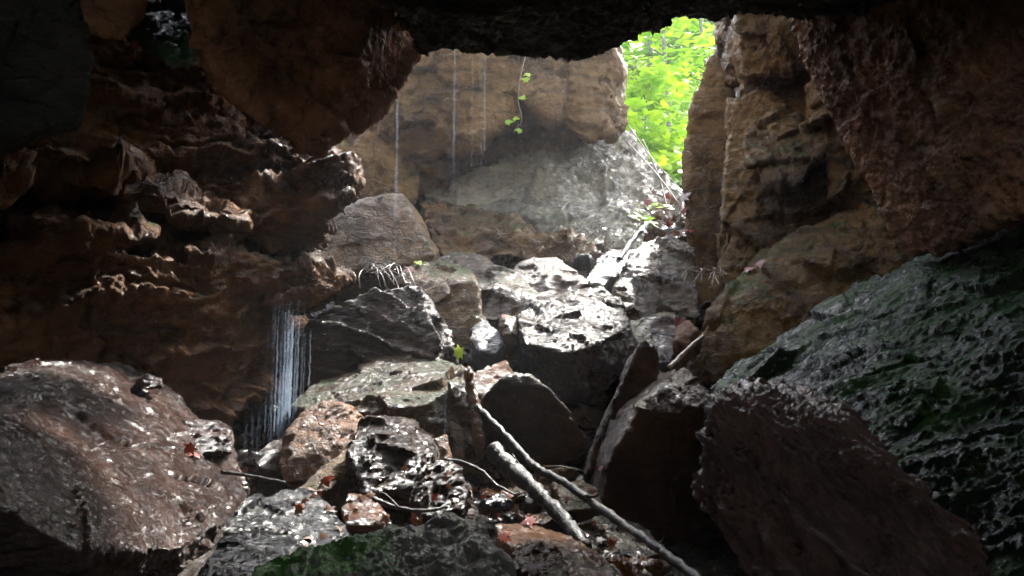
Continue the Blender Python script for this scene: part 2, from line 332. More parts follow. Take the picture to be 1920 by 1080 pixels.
rock('boulder', 'tan', [
    ([(845, 790, 4.85), (868, 798, 4.85), (872, 860, 4.7), (845, 865, 4.7)], (0, .25, -.2))],
    'narrow upright tan stone at the right foot of the large mossy boulder', rough=.5)
rock('boulder', 'mossy', [
    ([(545, 765, 5.3), (600, 712, 5.7), (700, 674, 5.9), (765, 662, 6.0), (850, 668, 5.9), (888, 690, 5.7), (880, 712, 5.3), (800, 760, 5.0), (700, 780, 5.0), (600, 775, 5.0)], (0, .8, -.4)),
    ([(690, 775, 5.05), (800, 752, 5.05), (885, 705, 5.2), (905, 850, 4.95), (890, 885, 4.9), (800, 890, 4.9), (700, 850, 4.95)], (0, .8, -.1))],
    'large mossy boulder with a glistening top and brown front face at centre', rough=.7, px=2.2)
rock('boulder', 'orange', [
    ([(870, 690, 5.0), (880, 682, 5.0), (893, 740, 4.9), (903, 800, 4.8), (905, 850, 4.75), (895, 850, 4.75), (885, 780, 4.85)], (0, .12, -.05))],
    'thin splintered rusty shard standing against the large mossy boulder', 'rock shard', rough=.5, s=.35, px=2)
rock('boulder', 'wedge', [
    ([(555, 640, 6.0), (600, 588, 6.1), (690, 545, 6.25), (785, 531, 6.4), (812, 572, 6.3), (850, 650, 6.1), (835, 672, 6.0), (700, 680, 5.9), (600, 715, 5.8), (545, 765, 5.7), (560, 690, 5.8)], (0, 1.0, -.3)),
    ([(740, 575, 6.25), (790, 572, 6.2), (835, 640, 5.95), (830, 672, 5.9), (720, 672, 5.95), (715, 620, 6.05)], .5)],
    'big dark angular wedge of rock behind the waterfall', rough=.4, s=.9, strata=((.3, .4, .9), 5, .04))
rock('boulder', 'tan', [
    ([(745, 520, 7.2), (775, 497, 7.4), (822, 488, 7.6), (880, 505, 7.4), (895, 530, 7.0), (905, 600, 6.8), (885, 640, 6.7), (850, 655, 6.7), (800, 600, 6.8)], (0, .8, -.3))],
    'rounded tan boulder behind the peak of the dark angular wedge', rough=.5)
rock('boulder', 'tan', [
    ([(600, 500, 8.0), (600, 440, 8.0), (618, 400, 8.2), (690, 367, 8.1), (755, 361, 8.15), (785, 400, 8.3), (820, 470, 8.0), (812, 488, 7.8), (700, 510, 7.6), (600, 515, 7.6)], (0, 1.0, -.3)),
    ([(690, 440, 7.95), (770, 400, 8.1), (816, 478, 7.8), (700, 500, 7.65)], .5)],
    'pale smooth olive boulder with rounded top under the falling water lines', rough=.3)
rock('boulder', 'silver', [
    ([(968, 590, 6.2), (1000, 562, 6.6), (1060, 548, 6.8), (1128, 535, 6.9), (1165, 558, 6.7), (1180, 612, 6.1), (1110, 650, 5.75), (1060, 668, 5.65), (985, 645, 5.7)], (0, .8, -.2)),
    ([(980, 640, 5.75), (1060, 665, 5.7), (1110, 650, 5.8), (1175, 612, 6.1), (1192, 650, 6.0), (1185, 700, 5.9), (1100, 745, 5.7), (1060, 757, 5.7), (1000, 700, 5.75)], (0, .8, 0))],
    'boulder with a dazzling silver wet top and dark front in the middle of the slope', rough=.9, px=2, fine=1.4)
rock('boulder', 'mossy', [
    ([(790, 482, 7.9), (850, 476, 8.0), (900, 482, 7.9), (960, 506, 7.7), (1030, 560, 7.0), (1005, 600, 6.8), (900, 600, 6.9), (895, 530, 7.2)], (0, .6, -.3))],
    'long wet slab sloping down from the tan boulder to the dazzling silver boulder', 'boulder', rough=.8)
rock('boulder', 'umber', [
    ([(955, 508, 7.6), (985, 486, 7.8), (1040, 480, 7.9), (1108, 526, 7.6), (1070, 560, 7.4), (1000, 565, 7.3)], (0, .6, -.3))],
    'dark rounded stone with moss edge just above the dazzling silver boulder', rough=.5)
rock('boulder', 'mossy', [
    ([(1150, 540, 7.1), (1175, 490, 7.4), (1205, 455, 7.7), (1255, 440, 7.8), (1300, 468, 7.6), (1312, 592, 7.0), (1240, 608, 6.9), (1180, 602, 6.9), (1150, 570, 7.0)], (0, .8, -.3))],
    'rounded mossy boulder with brown front left of the tall dark cleft', rough=.8)
rock('boulder', 'umber', [
    ([(900, 750, 4.9), (930, 715, 4.9), (965, 698, 4.95), (992, 702, 4.95), (1030, 730, 4.9), (1108, 822, 4.9), (1095, 845, 4.9), (1050, 872, 4.9), (960, 862, 4.9), (905, 805, 4.9)], (0, .5, -.2))],
    'smooth dark kite shaped boulder behind the long branch', rough=.35)
rock('rock_shard', 'umber', [
    ([(1200, 640, 4.7), (1212, 636, 4.7), (1236, 662, 4.7), (1232, 720, 4.65), (1190, 775, 4.6), (1135, 885, 4.55), (1100, 890, 4.55), (1108, 845, 4.6), (1150, 770, 4.65), (1178, 700, 4.7)], (0, .35, -.1))],
    'dark narrow leaning stone with a pointed top right of the kite shaped boulder', 'leaning stone', rough=.6, s=.5)
rock('boulder', 'umber', [
    ([(1190, 775, 4.1), (1235, 722, 4.2), (1283, 690, 4.35), (1332, 742, 4.15), (1350, 800, 4.0), (1320, 940, 4.0), (1400, 1120, 4.0), (1120, 1120, 4.0), (1125, 940, 4.05), (1140, 870, 4.05)], (0, .7, 0))],
    'tall dull brown boulder filling the space under the right slab', rough=.45)
rock('boulder', 'brown_wet', [
    ([(1180, 600, 6.4), (1230, 592, 6.5), (1262, 588, 6.5), (1285, 615, 6.3), (1260, 680, 6.0), (1210, 690, 5.9), (1190, 640, 6.1)], (0, .5, -.2))],
    'wet brown stone with a red leaf between the silver boulder and the right wedge', rough=.8)
rock('boulder', 'brown', [
    ([(1270, 610, 6.2), (1292, 598, 6.2), (1310, 618, 6.1), (1290, 650, 6.0), (1265, 640, 6.0)], (0, .3, -.2))],
    'small pointed brown stone above the twig on the right slope', rough=.5)
rock('boulder', 'grey', [
    ([(885, 615, 6.3), (910, 598, 6.4), (945, 640, 6.1), (930, 665, 6.0), (900, 660, 6.0), (880, 635, 6.1)], (0, .4, -.2))],
    'small angular wet grey stone left of the dazzling silver boulder', rough=.8)
rock('boulder', 'tan', [
    ([(935, 605, 6.2), (950, 588, 6.3), (970, 595, 6.25), (970, 625, 6.1), (940, 630, 6.1)], (0, .3, -.2))],
    'tiny round tan stone touching the dazzling silver boulder', rough=.5)
rock('rock_slab', 'orange', [
    ([(888, 700, 5.5), (950, 675, 5.75), (962, 700, 5.5), (905, 752, 5.2), (892, 740, 5.2)], (0, .25, -.2))],
    'rusty wet slab between the shard and the kite shaped boulder', 'rock slab', rough=.6)
rock('boulder', 'tan', [
    ([(1035, 905, 4.2), (1090, 900, 4.3), (1125, 915, 4.2), (1130, 950, 4.0), (1060, 960, 3.95)], (0, .4, -.2))],
    'flat olive stone under the long branch near the tall dull boulder', rough=.6)
rock('boulder', 'mossy', [
    ([(1080, 985, 3.7), (1140, 965, 3.8), (1215, 990, 3.7), (1240, 1040, 3.5), (1130, 1060, 3.4)], (0, .4, -.2))],
    'flat wet stone beneath the lower end of the long branch', rough=.8, px=2)
# ---- back
rock('rock_ledge', 'tan', [
    ([(785, 372, 10.0), (860, 385, 9.9), (960, 410, 9.7), (1080, 450, 9.4), (1132, 480, 9.2), (1125, 512, 9.0), (1030, 490, 9.0), (930, 478, 9.1), (830, 475, 9.2), (795, 420, 9.6)], (0, .9, -.4)),
    ([(820, 430, 9.3), (915, 440, 9.2), (935, 480, 8.9), (910, 500, 8.8), (825, 480, 8.9)], .5),
    ([(925, 425, 9.2), (1050, 455, 9.0), (1060, 490, 8.8), (935, 480, 8.9)], .5)],
    'layered stepped rock ledges below the pale slab at the back', 'rock ledge', rough=1.4, s=.9, fine=2, strata=((-.35, -.3, 1), 3.0, .18))
rock('rock_slab', 'pale', [
    ([(790, 365, 10.4), (830, 300, 10.9), (980, 225, 11.3), (1150, 215, 11.5), (1185, 262, 11.3), (1283, 362, 10.6), (1235, 410, 10.1), (1185, 462, 9.6), (1120, 468, 9.5), (1060, 435, 9.7), (900, 392, 10.1)], (0, .6, -.9))],
    'broad pale wet slab glaring white under the cave opening', 'rock slab', rough=1.1, s=1.3, fine=4.5, strata=((-.3, -.2, 1), 4, .07))
rock('rock_wall', 'tan', [
    ([(620, 290, 10.4), (640, 150, 10.4), (780, 60, 10.4), (1000, 60, 10.6), (1160, 70, 10.8), (1150, 240, 11.2), (980, 250, 11.0), (850, 300, 10.9), (790, 372, 10.4), (690, 375, 10.2), (630, 360, 10.2)], (-.3, 1.6, .2)),
    ([(700, 240, 10.0), (750, 120, 9.9), (900, 50, 9.9), (960, 120, 9.9), (975, 215, 10.0), (900, 272, 9.9), (800, 300, 10.0), (720, 290, 10.1)], 1.0),
    ([(940, 90, 9.9), (1000, 60, 10.0), (1140, 75, 10.1), (1168, 130, 10.2), (1172, 190, 10.2), (1165, 240, 10.1), (1110, 264, 10.0), (1020, 215, 10.0), (960, 170, 9.9)], 1.0),
    ([(600, 300, 9.9), (700, 250, 10.0), (790, 330, 10.1), (770, 380, 9.9), (680, 372, 9.8), (610, 360, 9.7)], .9)],
    'tan overhanging rock face at the back with water falling in front', 'rock face', rough=1.4, s=1.4, fine=3.8)
rock('stream_stone', 'grey', [
    ([(1125, 480, 8.6), (1150, 465, 8.8), (1200, 468, 8.8), (1170, 510, 8.4), (1130, 535, 8.1), (1095, 530, 8.1), (1130, 510, 8.4)], (0, .3, -.3))],
    'narrow shining stone washed by the trickle below the pale slab', 'wet stone', rough=.5)
# ---- right
rock('rock_pillar', 'ochre', [
    ([(1350, 92, 8.6), (1322, 118, 8.5), (1292, 205, 8.4), (1279, 290, 8.4), (1283, 400, 8.3), (1292, 470, 8.2), (1300, 600, 8.0), (1348, 600, 8.0), (1375, 350, 8.2), (1380, 150, 8.5)], (.5, .9, 0))],
    'tall narrow rock pillar edged with bright moss beside the green opening', 'rock pillar', rough=.5, s=.9)
rock('ochre_rock', 'ochre', [
    ([(1480, -60, 7.3), (1760, -60, 7.0), (1760, 500, 6.6), (1600, 500, 6.8), (1520, 200, 7.4)], (.4, 1.0, .2)),
    ([(1362, 300, 7.5), (1372, 200, 7.7), (1395, 140, 7.8), (1500, 140, 7.7), (1570, 250, 7.3), (1680, 430, 6.9), (1700, 520, 6.7), (1560, 600, 6.7), (1420, 640, 6.8), (1358, 620, 7.0), (1348, 480, 7.2)], (.3, 1.0, .2)),
    ([(1385, -40, 7.4), (1480, -40, 7.3), (1520, 110, 7.2), (1505, 135, 7.3), (1440, 150, 7.5), (1400, 145, 7.5), (1385, 95, 7.5)], (.1, 1.2, .4)),
    ([(1392, 250, 7.4), (1440, 215, 7.5), (1500, 215, 7.4), (1480, 300, 7.1), (1400, 310, 7.1)], .5),
    ([(1440, 290, 7.2), (1530, 230, 7.2), (1555, 270, 7.0), (1490, 350, 6.9), (1440, 350, 7.0)], .5)],
    'lumpy ochre rock face with green tinge right of the opening', 'rock face', rough=1.3, fine=3, s=1.1)
rock('boulder', 'ochre', [
    ([(1335, 585, 6.5), (1375, 535, 6.7), (1430, 470, 6.9), (1540, 420, 6.9), (1620, 380, 6.8), (1720, 400, 6.5), (1720, 520, 6.2), (1650, 600, 6.2), (1500, 680, 6.2), (1395, 720, 6.25), (1285, 710, 6.3), (1312, 640, 6.4)], (.2, 1.0, .05))],
    'broad golden brown wedge of rock just below the lumpy ochre face', rough=1.1, s=1.0, fine=2)
rock('rock_slab', 'brown', [
    ([(1465, -40, 5.3), (1475, 25, 5.3), (1530, 140, 5.3), (1572, 240, 5.3), (1620, 330, 5.2), (1700, 475, 5.0), (1760, 478, 4.7), (1830, 430, 4.3), (1920, 330, 3.9), (2400, 200, 3.0), (2400, -300, 2.8)], (.6, .7, .9))],
    'giant rough brown slab hanging over the upper right', 'rock slab', rough=.4, s=1.5, fine=2.4, px=2.2)
rock('boulder', 'green', [
    ([(1325, 725, 4.9), (1400, 668, 5.1), (1500, 625, 5.3), (1640, 575, 5.5), (1700, 500, 5.7), (1800, 440, 5.4), (1950, 400, 4.8), (2300, 450, 3.8), (2300, 1200, 2.3), (1850, 1120, 2.7), (1600, 860, 3.5), (1450, 760, 4.2)], (.2, .5, -1.0))],
    'massive wet boulder coated in glinting green algae on the right', rough=.7, s=1.3, fine=1.7, al=(.85, .25, .35, .35), px=2.0, strata=((-.2, .5, 1), 5, .06))
rock('rock_slab', 'purple', [
    ([(1318, 775, 3.6), (1345, 745, 3.65), (1400, 735, 3.6), (1560, 795, 3.3), (1700, 930, 3.0), (1870, 1120, 2.7), (1440, 1120, 3.1), (1350, 1000, 3.35), (1306, 930, 3.5), (1315, 830, 3.6)], (.3, .5, 0))],
    'rough dark purple brown slab with fluted surface at lower right', 'rock slab', rough=.8, s=.8, fine=3.6, al=(.62, 0, -.78, .25), px=1.8, strata=((.78, 0, .62), 6, .075))
for n, l in sorted(STATS, reverse=True)[:6]: print(n, l)
print('total verts', sum(n for n, l in STATS))

# ---------------------------------------------------------------- ground and cave shell
def sheet(name, xs, ys, zf, mat, kind='structure', label=None, cat=None):
    X, Y = np.meshgrid(xs, ys); p = np.stack([X.ravel(), Y.ravel()], 1); Z = zf(p[:, 0], p[:, 1])
    co = np.column_stack([p, Z]); nx, ny = len(xs), len(ys)
    i = np.arange((nx - 1) * (ny - 1)); r, c = i // (nx - 1), i % (nx - 1); a = r * nx + c
    fs = np.stack([a, a + 1, a + nx + 1, a + nx], 1)
    me = bpy.data.meshes.new(name); me.from_pydata(co.tolist(), [], fs.tolist())
    return finish(me, name, mat, label, cat, None, kind)
GY = [-60, 0, 2.8, 4.5, 5.7, 7, 8.5, 10, 11.5, 13, 20, 34, 40]; GZ = [-.95, -.95, -.85, -.62, -.35, .3, 1.25, 2.1, 2.9, 3.5, 7.5, 15, 17]
def gz(x, y): return np.interp(y, GY, GZ)
def ground_z(x, y):
    p = np.column_stack([x, y, np.zeros(len(x))])
    near = np.clip((12 - y) / 2, 0, 1)
    return gz(x, y) + near * (.13 * facet(p * 1.7) + .05 * facet(p * 5) + .02 * fbm(p * 9, 3)) + (1 - near) * .5 * fbm(p * .3, 2)
xs = np.concatenate([np.linspace(-30, -4, 30)[:-1], np.linspace(-4, 4, 320), np.linspace(4, 30, 30)[1:]])
ys = np.concatenate([np.linspace(-20, 1.5, 20)[:-1], np.linspace(1.5, 12.5, 440)])
M['ground'] = rockmat('wet_rubble_ground', (.02, .014, .01), (.07, .045, .028), (.13, .085, .05), (.12, .45), 1.0, 1.6, coat=.7, moss=.1)
sheet('ground', xs, ys, ground_z, M['ground'])
M['hill'] = rockmat('leafy_hillside', (.05, .10, .012), (.12, .22, .03), (.22, .34, .05), (.5, .8), .8, 1.0, coat=0, moss=.8, mosscol=(.14, .28, .03), spec=.2)
sheet('hillside', np.linspace(-30, 30, 120), np.linspace(11.6, 40, 110), lambda x, y: gz(x, y) + .08 + .25 * fbm(np.column_stack([x, y, x * 0]) * .5, 3) * np.clip((y - 11.6) / 3, 0, 1), M['hill'])
def blk(x0, x1, y0, y1, z0, z1):
    return [np.array((x, y, z)) for x in (x0, x1) for y in (y0, y1) for z in (z0, z1)]
def shell(name, boxes, mat='dark', vox=.09, s=1.5):
    bm = bmesh.new()
    for b in boxes:
        b2 = bmesh.new(); hull_bm(b2, [Vector(p) for p in b]); bmesh.ops.recalc_face_normals(b2, faces=b2.faces)
        t = bpy.data.meshes.new('t'); b2.to_mesh(t); b2.free(); bm.from_mesh(t); bpy.data.meshes.remove(t)
    me = bpy.data.meshes.new(name); bm.to_mesh(me); bm.free()
    me = voxelize(me, vox); displace(me, s, 5, .8)
    return finish(me, name, M[mat], kind='structure')
shell('cave_ceiling_and_blockers', [blk(-6, 6, -3.5, 3.4, 2.6, 4.2), blk(2.6, 6.5, 2.5, 7.0, 3.9, 5.4), blk(-6.5, -2.75, 2.5, 6.8, 3.4, 5.2), blk(-3, -1.5, 2.5, 4.4, 3.2, 5.2), blk(-2.9, -.6, 3.2, 4.6, 3.1, 4.6), blk(-3, -1.2, 5.8, 6.9, 3.4, 5.2), blk(1.9, 6.5, 5.1, 6.3, 3.3, 5.0)])  # unseen roof, with blocks and a gap added to steer sun and sky light
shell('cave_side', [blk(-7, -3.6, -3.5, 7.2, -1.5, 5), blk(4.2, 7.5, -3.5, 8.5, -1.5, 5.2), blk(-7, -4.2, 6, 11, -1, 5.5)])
shell('cave_rear_fill_sill', [blk(-6, 6, -5, -3, -1.5, 1.45)])  # unseen low wall; the opening above is invented to let in fill light

# ---------------------------------------------------------------- plants, wood, water
def simple(name, c, rough=.5, transl=0, bump=0, c2=None, scale=8, coat=0):
    m, nt, out = nodes(name); L = nt.links.new
    bs = N(nt, 'ShaderNodeBsdfPrincipled'); bs.inputs['Base Color'].default_value = (*c, 1); bs.inputs['Roughness'].default_value = rough
    bs.inputs['Coat Weight'].default_value = coat; bs.inputs['Coat Roughness'].default_value = .15
    tc = N(nt, 'ShaderNodeTexCoord'); nz = N(nt, 'ShaderNodeTexNoise', Scale=scale, Detail=8, Roughness=.65); L(tc.outputs['Object'], nz.inputs[0])
    colr = mixc(nt, ramp(nt, nz.outputs[0], [(.38, 0.0), (.62, 1.0)]), c, c2 or c); L(colr, bs.inputs['Base Color'])
    if bump:
        b = N(nt, 'ShaderNodeBump', Strength=bump, Distance=.02); L(nz.outputs[0], b.inputs['Height']); L(b.outputs[0], bs.inputs['Normal'])
    if transl:
        tr = N(nt, 'ShaderNodeBsdfTranslucent'); L(colr, tr.inputs[0]); mx = N(nt, 'ShaderNodeMixShader'); mx.inputs[0].default_value = transl
        L(bs.outputs[0], mx.inputs[1]); L(tr.outputs[0], mx.inputs[2]); L(mx.outputs[0], out.inputs[0])
    else: L(bs.outputs[0], out.inputs[0])
    return m
M['leaf'] = simple('fresh_green_leaf', (.22, .46, .012), .4, .62, c2=(.52, .68, .03), scale=1.3)
M['leaf_deep'] = simple('green_leaf', (.14, .36, .01), .4, .6, c2=(.42, .58, .025), scale=1.1)
M['red_leaf'] = simple('red_dead_leaf', (.09, .012, .005), .4, .15, c2=(.26, .035, .008), scale=14, coat=.05)
M['brown_leaf'] = simple('brown_dead_leaf', (.06, .022, .008), .4, .1, c2=(.17, .065, .018), scale=14, coat=.2)
M['yellow_leaf'] = simple('lime_leaf', (.42, .60, .02), .3, .5, c2=(.55, .7, .05), scale=10)
M['bark'] = simple('grey_bark', (.10, .09, .07), .7, 0, .8, (.22, .2, .17), 14)
M['wet_wood'] = simple('wet_dark_wood', (.004, .003, .002), .42, 0, 1.0, (.016, .010, .006), 26, coat=.15)
M['twig'] = simple('dry_twig', (.14, .09, .05), .5, 0, .5, (.28, .2, .13), 20, coat=.4)
M['root'] = simple('pale_root', (.08, .055, .035), .3, 0, .5, (.2, .16, .11), 20, coat=.6)
def watermat(nm, lo, hi):
    m, nt, out = nodes(nm)
    tr = N(nt, 'ShaderNodeBsdfTransparent'); di = N(nt, 'ShaderNodeBsdfPrincipled'); di.inputs['Base Color'].default_value = (.6, .74, .95, 1); di.inputs['Roughness'].default_value = .12; di.inputs['Coat Weight'].default_value = .5
    tl = N(nt, 'ShaderNodeBsdfTranslucent'); tl.inputs[0].default_value = (.6, .75, .98, 1); a1 = N(nt, 'ShaderNodeMixShader'); a1.inputs[0].default_value = .6
    mx = N(nt, 'ShaderNodeMixShader')
    tc = N(nt, 'ShaderNodeTexCoord'); mp = N(nt, 'ShaderNodeMapping'); mp.inputs['Scale'].default_value = (14, 14, .8); nz = N(nt, 'ShaderNodeTexNoise', Scale=1.0, Detail=4)
    nt.links.new(tc.outputs['Object'], mp.inputs[0]); nt.links.new(mp.outputs[0], nz.inputs[0]); nt.links.new(ramp(nt, nz.outputs[0], [(.35, lo), (.65, hi)]), mx.inputs[0])
    nt.links.new(di.outputs[0], a1.inputs[1]); nt.links.new(tl.outputs[0], a1.inputs[2]); nt.links.new(tr.outputs[0], mx.inputs[1]); nt.links.new(a1.outputs[0], mx.inputs[2]); nt.links.new(mx.outputs[0], out.inputs[0])
    return m
M['water'] = watermat('falling_water', .005, .04); M['thread'] = watermat('dripping_water', .015, .09)

MAPLE = [(0, 0), (.10, .16), (.42, .10), (.30, .30), (.62, .52), (.30, .52), (.22, .64), (0, 1.05), (-.22, .64), (-.30, .52), (-.62, .52), (-.30, .30), (-.42, .10), (-.10, .16)]
OVAL = [(0, 0), (.2, .18), (.3, .45), (.2, .75), (0, 1.1), (-.2, .75), (-.3, .45), (-.2, .18)]
class MB:
    def __init__(self): self.v = []; self.f = []
    def leaf(self, p, size, n, shape=OVAL, curl=.2, spin=None):
        n = Vector(n).normalized(); t = n.orthogonal().normalized(); t = Matrix.Rotation(random.uniform(0, 6.283) if spin is None else spin, 3, n) @ t; b = n.cross(t)
        k = len(self.v); c = Vector(p)
        for x, y in shape: self.v.append(c + size * (t * x + b * (y - .5) - n * curl * (x * x * 1.6 + (y - .5) ** 2)))
        # two fans either side of the midrib
        h = shape.index(max(shape, key=lambda q: q[1])); m = len(self.v); self.v.append(c + size * b * 0.05 + n * size * .02)
        L = len(shape)
        for i in range(L): self.f.append((k + i, k + (i + 1) % L, m))
    def tube(self, pts, rads, seg=8, wob=0.0):
        pts = [Vector(p) for p in pts]; k0 = len(self.v); n = len(pts)
        for i, (p, r) in enumerate(zip(pts, rads)):
            d = (pts[min(i + 1, n - 1)] - pts[max(i - 1, 0)]).normalized(); a = d.orthogonal().normalized() if i == 0 else (a - d * a.dot(d)).normalized(); b = d.cross(a)
            for j in range(seg):
                t = 6.2832 * j / seg; rr = r * (1 + wob * random.uniform(-1, 1)); self.v.append(p + rr * (a * math.cos(t) + b * math.sin(t)))
        for i in range(n - 1):
            for j in range(seg):
                q = k0 + i * seg; self.f.append((q + j, q + (j + 1) % seg, q + seg + (j + 1) % seg, q + seg + j))
        self.f.append(tuple(k0 + j for j in range(seg))[::-1]); self.f.append(tuple(k0 + (n - 1) * seg + j for j in range(seg)))
    def build(self, name, mat, parent=None, **kw):
        me = bpy.data.meshes.new(name); me.from_pydata([tuple(v) for v in self.v], [], self.f)
        return finish(me, name, M[mat], kw.get('label'), kw.get('cat'), kw.get('group'), kw.get('kind'), parent)
def curve(pts, n=8):
    """Catmull-Rom through the points"""
    P4 = [pts[0]] + list(pts) + [pts[-1]]; out = []
    for i in range(len(pts) - 1):
        a, b, c, d = [np.array(q, float) for q in P4[i:i + 4]]
        for k in range(n):
            t = k / n; out.append(.5 * ((2 * b) + (c - a) * t + (2 * a - 5 * b + 4 * c - d) * t * t + (3 * b - a - 3 * c + d) * t ** 3))
    out.append(np.array(pts[-1], float)); return out
def branch(name, label, cat, pxs, r0, r1, mat='wet_wood', side=(), jit=.15, group=None):
    base = [P(*q) for q in pxs]; pts = curve(base, 10); n = len(pts)
    pts = [p + jit * r0 * np.array([random.uniform(-1, 1) for _ in range(3)]) for p in pts]
    mb = MB(); mb.tube(pts, [(r0 + (r1 - r0) * i / (n - 1)) * random.uniform(.8, 1.2) for i in range(n)], 10, .09)
    for (i, q, r) in side:
        e = [pts[int(i * (n - 1))]] + [P(*z) for z in q]; c = curve(e, 5); mb.tube(c, [r * (1 - .8 * k / (len(c) - 1)) for k in range(len(c))], 6, .1)
    return mb.build(name, mat, label=label, cat=cat, group=group)
def empty(name, loc, label, cat, group=None):
    o = bpy.data.objects.new(name, None); o.location = loc; col.objects.link(o); tag(o, label, cat, group); return o
def tree(label, px, d, h, crown_r, nleaf, lsize, mat='leaf', r=.04, lean=0, group='young trees outside the opening', low=.25, name='young_tree'):
    b = P(px, 540, d); z0 = float(gz(b[0], b[1])) - .3; base = Vector((b[0], b[1], z0))
    t = empty(name, base, label, 'tree', group); mb = MB(); top = base + Vector((lean * h, 0, h))
    pts = [base.lerp(top, k / 9) + Vector((random.uniform(-.04, .04) * k / 3, random.uniform(-.04, .04), 0)) for k in range(10)]
    mb.tube(pts, [r * (1 - .07 * k) for k in range(10)], 8, .05); tips = []
    for k in range(14):
        f = random.uniform(low, 1); s0 = base.lerp(top, f); a = random.uniform(0, 6.283); ln = crown_r * random.uniform(.5, 1.0)
        e = s0 + Vector((math.cos(a) * ln, math.sin(a) * ln, ln * random.uniform(-.1, .5))); mid = s0.lerp(e, .5) + Vector((0, 0, ln * .08))
        mb.tube([s0, mid, e], [r * .35, r * .2, r * .08], 5); tips += [s0.lerp(e, u) for u in (.35, .55, .75, .9, 1.0)]
    mb.build('trunk', 'bark', t); cr = MB(); per = nleaf // len(tips)
    for p in tips:
        cc = Vector((random.gauss(0, .1), random.gauss(0, .1), random.gauss(0, .1)))
        for _ in range(random.randint(per // 2, per * 3 // 2)):
            q = p + cc + Vector((random.gauss(0, .2), random.gauss(0, .2), random.gauss(0, .10))) * crown_r * .9
            cr.leaf(q, lsize * random.uniform(.6, 1.3), (random.gauss(0, .45), random.gauss(-.2, .45), 1), MAPLE if random.random() < .4 else OVAL)
    cr.build('crown', mat, t)
tree('slim sapling with a straight pale trunk in the middle of the green opening', 1262, 15, 6.5, 1.3, 700, .24, r=.05, low=.35)
tree('small leafy tree at the left edge of the green opening beside the tan rock', 1150, 13.5, 4.2, 1.1, 700, .22, r=.035)
tree('leafy tree rising behind the mossy rock pillar at the right of the opening', 1345, 16, 6.0, 1.3, 800, .26, r=.05, lean=-.03)
tree('tall broad tree far behind the slim sapling', 1230, 22, 10, 2.6, 4600, .36, r=.1, mat='leaf_deep', low=.1, name='broadleaf_tree')
tree('second tall tree far behind at the right side of the opening', 1330, 26, 12, 3.2, 4600, .40, r=.12, mat='leaf_deep', low=.1, name='broadleaf_tree')
tree('low bushy tree at the bottom of the green opening', 1215, 14, 2.4, .9, 1200, .15, r=.025, low=.1)
und = MB()
for _ in range(15000):
    y = 12.2 + 22 * random.random() ** 1.4; px_ = random.uniform(1000, 1480); x = (px_ - 960) / F * y
    und.leaf((x, y, float(gz(x, y)) + random.uniform(0, .25 + .03 * y)), random.uniform(.12, .3), (random.gauss(0, .4), random.gauss(-.6, .4), 1), OVAL)
und.build('undergrowth', 'leaf', label='mass of bright low leaves covering the hillside outside', cat='undergrowth', kind='stuff')

# --- wood
branch('branch', 'long thin wet branch slanting down to the bottom edge right of centre', 'branch', [(893, 762, 4.75), (950, 818, 4.5), (1000, 872, 4.2), (1055, 903, 4.0), (1120, 950, 3.75), (1200, 1005, 3.4), (1260, 1048, 3.15), (1340, 1110, 2.85)], .020, .019,
       side=((.30, [(1000, 905, 4.1), (960, 850, 4.2)], .012), (.52, [(1118, 930, 3.75), (1124, 918, 3.75)], .012), (.78, [(1240, 1015, 3.3), (1245, 1005, 3.3)], .008)))
branch('log', 'thick broken log with splintered end under the long branch', 'log', [(922, 842, 4.3), (960, 880, 4.15), (1010, 925, 3.95), (1055, 972, 3.75), (1100, 1025, 3.5)], .050, .028, jit=.08)
branch('twig', 'thin curved twig arching over the shiny grey boulder', 'twig', [(835, 862, 3.95), (870, 868, 3.9), (905, 885, 3.85), (930, 908, 3.8), (966, 928, 3.75)], .011, .005)
branch('twig', 'short forked twig in the rubble left of the shiny grey boulder', 'twig', [(700, 935, 3.65), (740, 950, 3.6), (790, 958, 3.55), (840, 950, 3.55)], .012, .006, side=((.4, [(720, 925, 3.6), (700, 930, 3.6)], .006),))
branch('stick', 'thin straight stick lying across wet stones at the foot of the left boulder', 'stick', [(415, 885, 3.9), (470, 892, 3.85), (535, 905, 3.8)], .010, .006)
branch('stick', 'stick leaning up the slope at the right wedge', 'stick', [(1255, 690, 5.6), (1285, 660, 5.75), (1318, 630, 5.9)], .02, .014, mat='twig')
branch('stick', 'mossy stick leaning on the bottom corner of the pale slab', 'stick', [(1160, 488, 8.6), (1182, 455, 8.9), (1212, 420, 9.3)], .035, .03, mat='wet_wood')
for i, (a, b, c, l) in enumerate([((1178, 235, 11.1), (1225, 300, 10.7), (1292, 372, 10.2), 'long dead stem running down the upper right edge of the pale slab'),
                                  ((1172, 262, 10.9), (1230, 325, 10.4), (1270, 378, 10.0), 'dead stem closest to the pale slab below the overhang'),
                                  ((1205, 262, 11.1), (1235, 330, 10.7), (1252, 392, 10.2), 'short crooked dead stem between two longer ones')]):
    branch('dead_stem', l, 'stem', [a, b, c], .010, .006, mat='twig')
def tangle(name, label, cx, cy, w, h, d, n, r, mat, seed):
    rs = random.Random(seed); mb = MB()
    for _ in range(n):
        x, y = cx + rs.uniform(-w, w), cy + rs.uniform(-h * .3, h * .1); q = [P(x, y, d)]
        dx, dy = rs.uniform(-1, 1) * w * .35, rs.uniform(.1, 1) * h * .5
        for k in range(4): x += dx + rs.uniform(-6, 6); y += dy * (k - .6) * .6; q.append(P(x, y, d - .08 * k + rs.uniform(-.04, .04)))
        c = curve(q, 5); mb.tube(c, [r * (1 - .7 * k / (len(c) - 1)) for k in range(len(c))], 5, .1)
    return mb.build(name, mat, label=label, cat='roots')
tangle('root_tangle', 'tangle of pale wet roots hanging above the dark angular wedge', 712, 512, 40, 50, 6.9, 20, .008, 'root', 3)
